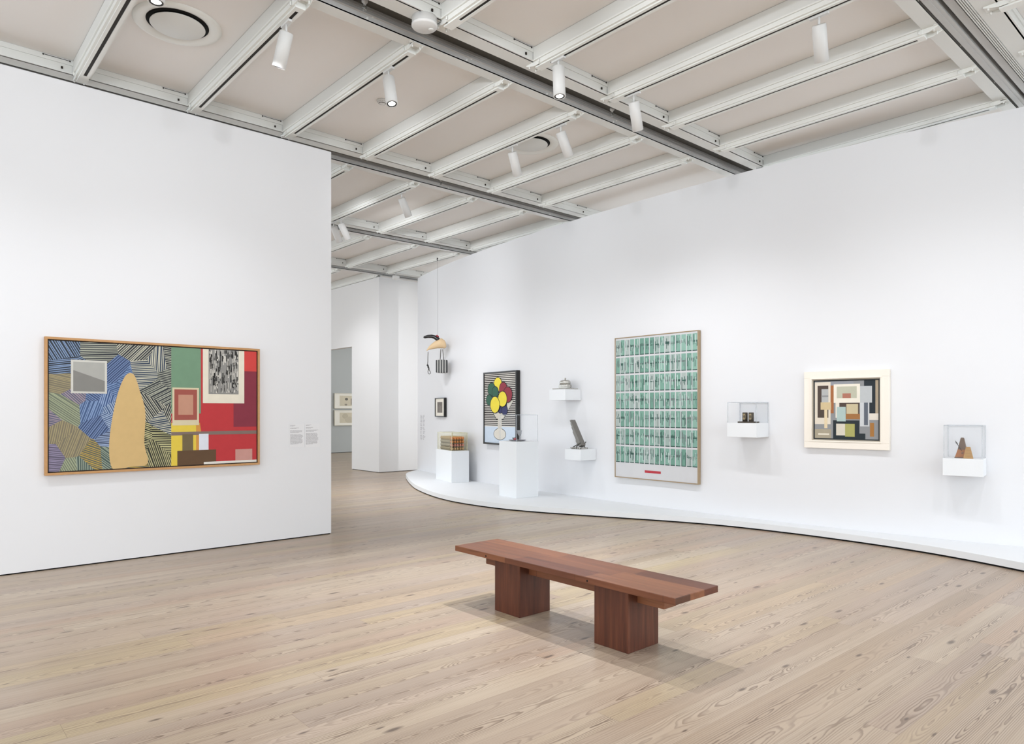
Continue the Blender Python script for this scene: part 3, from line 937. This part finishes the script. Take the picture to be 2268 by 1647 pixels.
R(.51, .69, .43, .60, 'c2b594', 4)
R(.78, .95, .44, 1, '252d33', 1); R(.95, 1, .44, 1, 'a89a84', 1); R(.72, .90, .62, .90, 'b4b8ba', 3); R(.72, .86, .22, .62, 'c3c6c8', 4); R(.78, .84, .24, .62, '5c626c', 5)
R(.86, 1, .33, .44, 'd9d2c6', 2); R(.30, .71, .0, .32, '262e33', 1); R(.60, .80, 0, .10, '262e33', 2); R(.87, .93, .05, .28, 'a0703c', 3)
R(0, .27, 0, .16, 'a39a86', 2); R(.06, .24, .06, .09, 'd7d0bf', 3)
R(.10, .27, .50, .63, 'c9b58d', 6); R(.16, .21, .18, .50, 'd9c7a6', 6)
R(.35, .49, .06, .26, 'cfc8b9', 6); R(.49, .64, .04, .26, 'a3a160', 6)
A.mb.build('canvas', t)

# vinyl text on the far end of the curved wall
(px, py), rz = on_wall(13.06)
t = thing('wall_text_sign', 'two tall columns of small grey text on the far end of the curved wall', 'wall text', (px, py, .78), rz)
rnd = random.Random(3)
for x in (-.17, .02):
    mb = MB(); mb.closed = False
    for k in range(26):
        z = .56 - k * .0215
        if k in (4, 8, 12, 16, 20): continue
        a, L = x, x + rnd.uniform(.05, .15)
        while a < L:
            b = min(L, a + rnd.uniform(.012, .03)); mb.poly([(a, -.003, z - .007), (b, -.003, z - .007), (b, -.003, z), (a, -.003, z)], ink); a = b + .008
    mb.build('text_column', t)

# ------------------------------------------------------------------ shelves on the curved wall
def shelf(yc, z0, w, d, hgt, label):
    (px, py), rz = on_wall(yc)
    t = thing('wall_shelf', label, 'shelf', (px, py, z0), rz, 'white box shelves on the curved wall')
    mb = MB(); mb.box(-w / 2, w / 2, -d, -.002, 0, hgt, M['plinth'], .002); mb.build('box', t)
    mb = MB(); mb.box(-w / 2 + .03, w / 2 - .03, -.03, .004, .03, hgt - .03, M['steel_gr']); mb.build('cleat', t)
    return (px, py), rz, z0 + hgt

def local(P, rz, x, y, z):
    c, s = math.cos(rz), math.sin(rz)
    return (P[0] + c * x - s * y, P[1] + s * x + c * y, z)

def cover(P, rz, z, x0, x1, y0, y1, hgt, label, yellow=False):
    """clear five-sided case; local box on the support"""
    t = thing('acrylic_cover', label, 'display case', local(P, rz, (x0 + x1) / 2, (y0 + y1) / 2, z), rz, 'clear acrylic display covers')
    a, b = (x1 - x0) / 2, (y1 - y0) / 2
    m, e = (M['acry_y'], M['acry_edge_y']) if yellow else (M['acry'], M['acry_edge'])
    k = .0035 if not yellow else .005
    for nm, vs in (('front_panel', [(-a, -b, 0), (a, -b, 0), (a, -b, hgt), (-a, -b, hgt)]), ('rear_panel', [(-a, b, 0), (a, b, 0), (a, b, hgt), (-a, b, hgt)]),
                   ('side_panel', [(-a, -b, 0), (-a, b, 0), (-a, b, hgt), (-a, -b, hgt)]), ('side_panel', [(a, -b, 0), (a, b, 0), (a, b, hgt), (a, -b, hgt)]),
                   ('top_panel', [(-a, -b, hgt), (a, -b, hgt), (a, b, hgt), (-a, b, hgt)])):
        mb = MB(); mb.closed = False; mb.poly(vs, m); mb.build(nm, t)
    mb = MB()
    for sx in (-1, 1):
        for sy in (-1, 1):
            mb.box(sx * a - k, sx * a + k, sy * b - k, sy * b + k, .001, hgt + k, e)
        mb.box(sx * a - k, sx * a + k, -b, b, hgt - k, hgt + k, e)
        mb.box(-a, a, sx * b - k, sx * b + k, hgt - k, hgt + k, e)
    mb.build('edges', t)
    return t

silver = paint('worn_silver', 'bdbbb5', .25, .5, .3, 60., .85, .3)
silver_dk = paint('dark_silver', '5f5e5b', .35, .5, .3, 50., .7, .2)

# upper shelf with a lidded silver dish
P, rz, z = shelf(7.69, 1.607, .37, .34, .17, 'white box shelf holding the lidded silver dish')
c = local(P, rz, 0., -.17, z)
t = thing('covered_dish', 'ornate silver dish with domed lid and square fluted base on the upper shelf', 'dish', c, rz)
mb = MB(); mb.box(-.165, .165, -.12, .12, 0., .010, silver_dk, .003)
for k in range(22):
    x = -.157 + k * .01495
    for y in (-.122, .122): mb.ball((x, y, .010), .0078, silver, 8, 6)
for k in range(15):
    y = -.108 + k * .0154
    for x in (-.166, .166): mb.ball((x, y, .010), .0078, silver, 8, 6)
mb.build('base', t)
mb = MB(); mb.lathe([(.10, .011), (.112, .014), (.104, .026), (.115, .04), (.108, .062), (.113, .07), (.10, .078), (0, .078)], silver, 40, 0, 0, 1., .8, True, (12, .045)); mb.build('bowl', t)
mb = MB(); mb.lathe([(.094, .0785), (.094, .118), (.09, .13), (.075, .143), (.04, .15), (0, .151)], silver, 40, 0, 0, 1., .8, True, (16, .02))
ld = mb.build('lid', t)
mb = MB(); mb.lathe([(.012, .150), (.009, .158), (.015, .166), (.019, .175), (.012, .183), (0, .185)], silver, 20); mb.build('knob', ld)

# lower shelf with a leaning stepped metal sculpture
P, rz, z = shelf(7.345, .690, .34, .34, .165, 'white box shelf holding the leaning grey metal sculpture')
c = local(P, rz, 0.0, -.20, z)
t = thing('metal_sculpture', 'grey stepped metal slab leaning on crossed struts over a silver base', 'sculpture', c, rz)
mb = MB(); mb.box(-.112, .112, -.07, .07, 0., .022, silver, .003)
for k in range(16):
    for y in (-.07, .07): mb.ball((-.105 + k * .014, y, .014), .011, silver_dk if k % 3 == 0 else silver, 8, 6)
mb.build('base', t)
steel = paint('matt_grey_metal', '77746f', .4, .5, .08, 20., .5)
o = MB(); prof = [(-.03, 0.), (.028, 0.), (.028, .45), (.006, .45), (.006, .40), (-.006, .40), (-.006, .34), (-.017, .34), (-.017, .27), (-.03, .27), (-.03, .12), (-.042, .12), (-.042, .05), (-.03, .05)]
o.prism(prof, 'y', -.05, .05, steel)
ang = math.radians(-31); ca, sa = math.cos(ang), math.sin(ang)
mb = MB(); mb.add([(.068 + ca * x + sa * zz, y, .045 - sa * x * 1. + ca * zz) for x, y, zz in o.v], o.f, steel); mb.build('slab', t)
for pts in ([(-.085, -.052, .024), (.0, -.055, .06), (.085, -.056, .105)], [(.075, .052, .022), (.05, .055, .06), (.09, .056, .11)], [(-.01, -.056, .024), (.04, -.056, .075), (.088, -.056, .1)]):
    mb = MB(); mb.tube(pts, .008, silver_dk, 10); mb.build('strut', t)

# shelf with two dark canisters under acrylic
P, rz, z = shelf(4.548, 1.119, .385, .33, .173, 'white box shelf under the case with two dark canisters')
cover(P, rz, z + .0005, -.186, .186, -.322, -.010, .252, 'clear case over the two dark canisters, right of the green painting')
bronze = paint('dark_bronze', '4a4238', .45, .4, .2, 40., .3)
c = local(P, rz, .015, -.18, z)
t = tag(MB().box(-.112, .112, -.065, .065, 0, .018, bronze, .005).build('bronze_base', None, c, rz), 'flat dark base plate under the two canisters inside the case', 'base plate')
tan = paint('tan_label_patch', '9b8a68', .5, .3, .15, 60.)
for k, (x, lab) in enumerate(((-.045, 'dark canister with a tan oval, left of the two in the case'), (.036, 'dark canister with a tan oval, right of the two in the case'))):
    t = thing('canister', lab, 'canister', local(P, rz, .015 + x, -.18, z + .018), rz, 'canisters in the acrylic case')
    mb = MB(); mb.lathe([(.028, 0), (.0315, .003), (.0315, .108), (.029, .112), (.027, .110), (0, .110)], bronze, 32); mb.build('body', t)
    vs, n = [], 20
    for i in range(n):
        a = 2 * PI * i / n
        th = -PI / 2 + .72 * math.cos(a)
        vs.append((.032 * math.cos(th), .032 * math.sin(th), .06 + .038 * math.sin(a)))
    mb = MB(); mb.closed = False
    mb.add(vs + [(0, -.0322, .06)], [[i, (i + 1) % n, n] for i in range(n)], tan, True); mb.build('oval_patch', t)

# shelf with the metronome
P, rz, z = shelf(2.292, .790, .345, .335, .173, 'white box shelf under the metronome case at the far right')
cover(P, rz, z + .0005, -.162, .162, -.325, -.012, .33, 'clear case over the wooden metronome at the far right')
wood = paint('metronome_wood', '9a6238', .4, .4, .15, 25.)
wood_dk = paint('metronome_dark_wood', '6d5a4c', .5, .3, .25, 60.)
wood_lt = paint('metronome_pale_wood', 'b08a58', .45, .3, .2, 40.)
c = local(P, rz, -.015, -.17, z + .0005)
t = thing('metronome', 'small wooden pyramid metronome with its front panel leaning beside it', 'metronome', c, rz)
def frustum(mb, x0, x1, d0, a0, a1, d1, z0, z1, m, yo=0.):
    vs = [(x0, -d0 + yo, z0), (x1, -d0 + yo, z0), (x1, d0 + yo, z0), (x0, d0 + yo, z0), (a0, -d1 + yo, z1), (a1, -d1 + yo, z1), (a1, d1 + yo, z1), (a0, d1 + yo, z1)]
    return mb.add(vs, [[3, 2, 1, 0], [4, 5, 6, 7], [0, 1, 5, 4], [1, 2, 6, 5], [2, 3, 7, 6], [3, 0, 4, 7]], m)
mb = MB(); mb.box(-.068, .06, -.055, .055, 0, .008, wood_dk, .002); frustum(mb, -.064, .056, .05, -.042, .034, .039, .008, .085, wood); mb.build('case', t)
mb = MB(); frustum(mb, -.042, .034, .036, -.020, .012, .02, .085, .19, wood_dk); frustum(mb, -.022, .014, .022, -.014, .006, .014, .19, .207, wood_dk); mb.build('upper_case', t)
mb = MB(); mb.tube([(-.004, -.045, .075), (-.035, -.044, .125), (-.062, -.043, .175)], .0028, silver_dk, 8); pen = mb.build('pendulum', t)
mb = MB(); mb.box(-.006, .006, -.004, .004, -.014, .014, silver_dk, .001); w_ = mb.build('weight', pen); w_.location = (-.048, -.0445, .15); w_.rotation_euler = (0, math.radians(-31), 0)
mb = MB()
for q in ((-.004, .055, .012, .004), (-.008, .045, .004, .010), (-.001, .045, .004, .010)):
    mb.box(q[0], q[0] + q[2], -.0505, -.0485, q[1], q[1] + q[3], silver_dk)
mb.build('emblem', t)
mb = MB(); frustum(mb, .012, .098, .004, .035, .072, .004, 0, .118, wood_lt, -.085)
for k in range(3): mb.box(.03 - k * .004, .078 + k * .004, -.0902, -.0885, .022 + .03 * (2 - k), .0235 + .03 * (2 - k), wood_dk)
mb.build('front_panel', t)

# ------------------------------------------------------------------ plinths standing on the platform
PZ = .0855
def plinth(corner, ux, w, d, top, label):
    """corner = nearest corner; ux = unit vector along the front face to the right"""
    u = Vector((ux[0], ux[1])).normalized(); v = Vector((-u[1], u[0]))   # v points away from the viewer
    rz = math.atan2(u[1], u[0])
    c = Vector(corner) - u * (w / 2) + v * (d / 2)
    t = thing('plinth', label, 'plinth', (c[0], c[1], PZ), rz, 'white plinths on the low platform')
    mb = MB(); mb.box(-w / 2, w / 2, -d / 2, d / 2, 0, top - PZ, M['plinth'], .002); mb.build('block', t)
    mb = MB(); mb.box(-w / 2 + .01, w / 2 - .01, -d / 2 + .01, d / 2 - .01, -.0005, .006, M['gap']); mb.build('foot', t)
    return (c[0], c[1]), rz, top

P, rz, z = plinth((7.857, 10.563), (-.27, -.963), .86, .355, .682, 'low wide white plinth under the case of stacked eggs')
cover(P, rz, z + .0005, -.385, .385, -.155, .155, .335, 'yellowish clear case over the stack of egg trays', True)
tray_m = [paint('tray_pulp_grey', 'a59e8e', .8, .1, .12, 40.), paint('tray_pulp_tan', 'b8a482', .8, .1, .12, 40.)]
egg_m = {'orange': paint('orange_egg', 'd08a55', .4, .3, .12, 20.), 'pink': paint('pink_egg', 'cf8f84', .4, .3, .12, 20.), 'tan': paint('tan_egg', 'c4a27c', .4, .3, .12, 20.)}
tier = .066
TW, TD = .64, .27
names = ['lowest', 'second lowest', 'second highest', 'topmost']
kinds = ['tan', 'pink', 'orange', 'orange']
egg_proto = {}
for r in range(4):
    zt = z + .001 + r * tier
    t = thing('egg_tray', '%s pulp tray of the egg stack in the yellowish case' % names[r], 'egg tray', local(P, rz, 0, 0, zt), rz, 'stacked pulp egg trays')
    m = tray_m[0 if r != 3 else 1]
    mb = MB()
    nx, ny = 12, 5
    mb.box(-TW / 2, TW / 2 - 2 * TW / nx, -TD / 2, TD / 2, .03, .034, m)
    mb.box(TW / 2 - 2 * TW / nx, TW / 2, -TD / 2, TD / 2, .001, .006, m)
    mb.build('sheet', t)
    mb = MB()
    for i in range(nx - 2):
        for j in range(ny):
            if 0 < j < ny - 1 and r < 3 and i > 0: continue
            x = -TW / 2 + TW / nx * (i + .5); y = -TD / 2 + TD / ny * (j + .5)
            mb.lathe([(.017, 0), (.026, .03), (.026, .036), (.019, .062), (.010, .0645), (0, .0645)], m, 12, x, y)
    mb.build('cups', t)
    for i in (nx - 2, nx - 1):
        for j in range(ny):
            if i == nx - 2 and r < 3 and 0 < j < ny - 1: continue
            x = -TW / 2 + TW / nx * (i + .5); y = -TD / 2 + TD / ny * (j + .5)
            k = kinds[r]
            if k not in egg_proto:
                mb = MB(); mb.lathe([(0, 0), (.012, .0025), (.020, .0095), (.0235, .021), (.0225, .033), (.0175, .046), (.0095, .0545), (0, .0575)], egg_m[k], 18)
                e = egg_proto[k] = mb.build('egg')
            else:
                e = egg_proto[k].copy(); COL.objects.link(e)
            e.location = local(P, rz, x, y, zt + .0062)
            row = {0: 'tan egg in the lowest tray', 1: 'pink egg in the second lowest tray', 2: 'orange egg in the second highest tray', 3: 'orange egg in the topmost tray'}[r]
            tag(e, row + ' at the right end of the stack', 'egg', 'eggs in tray %s' % names[r])

P, rz, z = plinth((7.217, 8.029), (-.1, -.995), .465, .432, .96, 'tall white plinth holding the plate and goblet under a clear case')
cover(P, rz, z + .0005, -.222, .222, -.206, .206, .415, 'clear case over the plate and goblet on the tall plinth')
glassy = frosted('pressed_glass', 'b9bcc0', .42)
c = local(P, rz, .005, -.03, z + .0005)
mb = MB(); mb.lathe([(.09, 0), (.10, .003), (.135, .012), (.142, .018), (.140, .020), (.125, .015), (.09, .007), (0, .006)], frosted('pressed_glass_plate', '8f8d92', .62), 48, 0, 0, 1, 1, True, (24, .012))
tag(mb.build('serving_plate', None, c, rz), 'round grey glass plate under the goblet in the clear case', 'plate')
t = thing('goblet', 'small stemmed glass goblet standing on the round plate', 'goblet', local(P, rz, .062, -.03, z + .0075), rz)
mb = MB(); mb.lathe([(0, 0), (.03, .001), (.03, .004), (.008, .010), (.0055, .02), (.006, .055), (.009, .07), (.010, .076)], glassy, 28); mb.build('stem', t)
mb = MB(); mb.lathe([(.0, .076), (.010, .0765), (.022, .09), (.031, .11), (.035, .14), (.039, .165), (.0375, .165), (.0335, .14), (.0295, .111), (.02, .092), (0, .082)], glassy, 28, 0, 0, 1, 1, True, (10, .02)); mb.build('bowl', t)
t = thing('flower_ornament', 'small red ornament with dark green leaves lying on the plate', 'ornament', local(P, rz, -.035, -.055, z + .008), rz)
redm, grn = paint('glossy_red', 'a32a30', .3, .5, .2, 60.), paint('dull_green', '4d6158', .5, .3, .2, 60.)
mb = MB()
for a in range(6):
    th = a * PI / 3
    mb.ball((.012 * math.cos(th) + .012, .012 * math.sin(th), .020 + .003 * (a % 2)), .014, redm, 12, 8, 1, 1, 1.2)
mb.ball((.012, 0, .032), .013, redm, 12, 8)
mb.build('bloom', t)
mb = MB()
for (x, y, zz, s) in ((-.022, .0, .024, .014), (-.030, .012, .018, .012), (-.026, -.012, .036, .012), (-.014, .015, .040, .011)):
    mb.ball((x, y, zz), s, grn, 10, 8, 1.2, .6, 1.3)
mb.tube([(-.02, 0, .012), (-.004, 0, .02), (.008, 0, .02)], .003, grn, 8)
mb.build('leaf', t)

# ------------------------------------------------------------------ hanging sculpture
K = .0092
t = thing('hanging_sculpture', 'sculpture hung on a wire: black horn, beige body and striped block on cords', 'sculpture', (8.31, 11.65, 0), math.atan2(-.6638, .7479))
def L2(px, py, y=0.): return ((px - 969) * K, y, 1.45 + (908 - py) * K)
blackg = paint('glossy_black', '1c1b1b', .25, .5)
beige = paint('beige_resin', 'd9bd96', .45, .35, .08, 8.)
mb = MB(); mb.tube([L2(969, 570), L2(969.6, 748)], .0022, paint('thin_wire', '8d8d8d', .4, .4), 6); mb.build('wire', t)
mb = MB(); mb.box(-.012, .012, -.02, .02, 4.528, 4.548, blackg); mb.tube([L2(969, 572), L2(968, 575), L2(970, 577)], .008, blackg, 8); mb.build('hook', t)
mb = MB(); mb.tube([L2(938, 747), L2(940.5, 746.5), L2(948, 744.8), L2(956, 744.6), L2(963, 746.4), L2(968.5, 750), L2(972, 755)], [.012, .026, .033, .036, .040, .046, .05], blackg, 18); mb.build('horn', t)
# body: a pointed bean with a groove towards its right end
prof = [(944.5, 776.5, 2), (946, 774.5, 14), (950, 770.5, 30), (956, 767, 47), (963, 763.5, 62), (970, 761, 74), (976, 760, 80), (980, 760.8, 76), (981.6, 761.4, 66), (983, 762, 70), (986, 764, 52), (988, 766, 26), (988.8, 767, 3)]
vs, fs, seg = [], [], 22
for (px, py, r) in prof:
    cx, _, cz = L2(px, py)
    rr = r / 1000. * 1.28
    for k in range(seg):
        a = 2 * PI * k / seg
        vs.append((cx + .30 * rr * math.sin(a) * .35, rr * .75 * math.cos(a), cz + rr * math.sin(a)))
n = len(prof)
for i in range(n - 1):
    for k in range(seg): fs.append([i * seg + k, i * seg + (k + 1) % seg, (i + 1) * seg + (k + 1) % seg, (i + 1) * seg + k])
fs += [list(range(seg))[::-1], [(n - 1) * seg + k for k in range(seg)]]
mb = MB(); mb.add(vs, fs, beige, True); mb.build('body', t)
mb = MB()
for q in ((968, 743.6), (970.3, 745.2), (967.6, 746)): mb.ball(L2(q[0], q[1], -.01), .02, paint('dull_red', '9b2f3c', .4, .4), 10, 8)
mb.build('red_knot', t)
cord = paint('grey_cord', '55524f', .6, .2)
mb = MB(); mb.tube([L2(948.2, 779), L2(947.8, 790), L2(947.6, 800), L2(946.8, 808)], .0065, cord, 8); mb.build('cord', t)
mb = MB(); mb.tube([L2(976.3, 773), L2(975.6, 786), L2(974.8, 799)], .0065, cord, 8); mb.build('cord', t)
mb = MB(); mb.tube([L2(980.6, 773.5), L2(981.8, 786), L2(982.6, 798)], .0065, cord, 8); mb.build('cord', t)
mb = MB()
for k in range(5): mb.ball(L2(947 + k * .7 + (k % 2) * .6, 808.5 + k * 2.1), .019 - k * .0012, blackg, 10, 8)
mb.build('knot', t)
mb = MB(); mb.tube([L2(949.6, 817), L2(947.9, 822), L2(948.6, 826.5), L2(951, 828), L2(953.4, 826.4), L2(953, 823), L2(950, 817.5)], .007, cord, 8); mb.build('loop', t)
mb = MB()
x0, _, ztop = L2(966.3, 797.2); x1, _, zbot = L2(991, 825)
ns = 9
grey_s = paint('pale_stripe', 'a9a8a4', .35, .4)
for k in range(ns):
    a, b = x0 + (x1 - x0) * k / ns, x0 + (x1 - x0) * (k + 1) / ns
    bow = .010 * math.sin(PI * (k + .5) / ns)
    mb.box(a - .003, b + .003, -.07 - bow, .07 + bow, zbot - bow, ztop + bow * .6, blackg if k % 2 == 0 else grey_s, .012)
mb.build('striped_block', t)

# ------------------------------------------------------------------ two drawings in the grey gallery
lt_wood = paint('pale_oak_frame', 'd9d3c4', .5, .3, .05, 20.)
for z0, lab, d in ((1.505, 'upper of two cream-framed drawings on the grey wall beyond the doorway', 1), (.925, 'lower of two cream-framed drawings on the grey wall beyond the doorway', 0)):
    t = thing('framed_picture', lab, 'drawing', (11.69, 21.718, 0), 0., 'drawings in the grey gallery')
    w, h = .98, .52
    frame_mb(w, h, z0, .025, .05, lt_wood).build('frame', t)
    mb = MB(); mb.box(-w / 2 + .025, w / 2 - .025, -.04, -.004, z0 + .025, z0 + h - .025, paint('cream_mat', 'e6e1d6', .7, .15)); mb.build('mat', t)
    A = Art(-.041)
    A.rect(-w * .30, w * .30, z0 + h * .17, z0 + h * .85, 'c9bfa9', 1)
    if d:
        A.ell(-w * .04, z0 + h * .62, .06, .045, '6b665d', 2); A.rect(w * .13, w * .16, z0 + h * .25, z0 + h * .66, '7d766a', 2); A.ell(-w * .06, z0 + h * .26, .05, .03, '8a8375', 2)
    else:
        A.ell(-w * .09, z0 + h * .62, .11, .09, 'b8ae99', 2); A.ell(w * .06, z0 + h * .38, .16, .11, 'bdb39e', 3)
    A.mb.build('drawing', t)

# ------------------------------------------------------------------ light
w = bpy.data.worlds.new('daylight'); bpy.context.scene.world = w; w.use_nodes = True
bg = w.node_tree.nodes['Background']
bg.inputs[0].default_value = (.875, .945, 1., 1.); bg.inputs[1].default_value = 2.75

# ------------------------------------------------------------------ camera
cam = bpy.data.cameras.new('camera'); co = bpy.data.objects.new('camera', cam); COL.objects.link(co)
cam.sensor_width = 36.; cam.lens = 36. * 1547. / 2268.; cam.shift_y = 84.5 / 2268.
cam.clip_end = 200.
co.location = (0, 0, 1.45)
co.rotation_euler = (PI / 2, 0, -math.atan2(.6638, .7479))
sc = bpy.context.scene
sc.camera = co
sc.view_settings.view_transform = 'Standard'
sc.view_settings.look = 'None'
sc.view_settings.exposure = .13
sc.cycles.use_denoising = True
sc.cycles.max_bounces = 10
sc.cycles.diffuse_bounces = 6
sc.cycles.transparent_max_bounces = 24
sc.cycles.sample_clamp_indirect = 6.
sc.cycles.caustics_reflective = False
sc.cycles.caustics_refractive = False
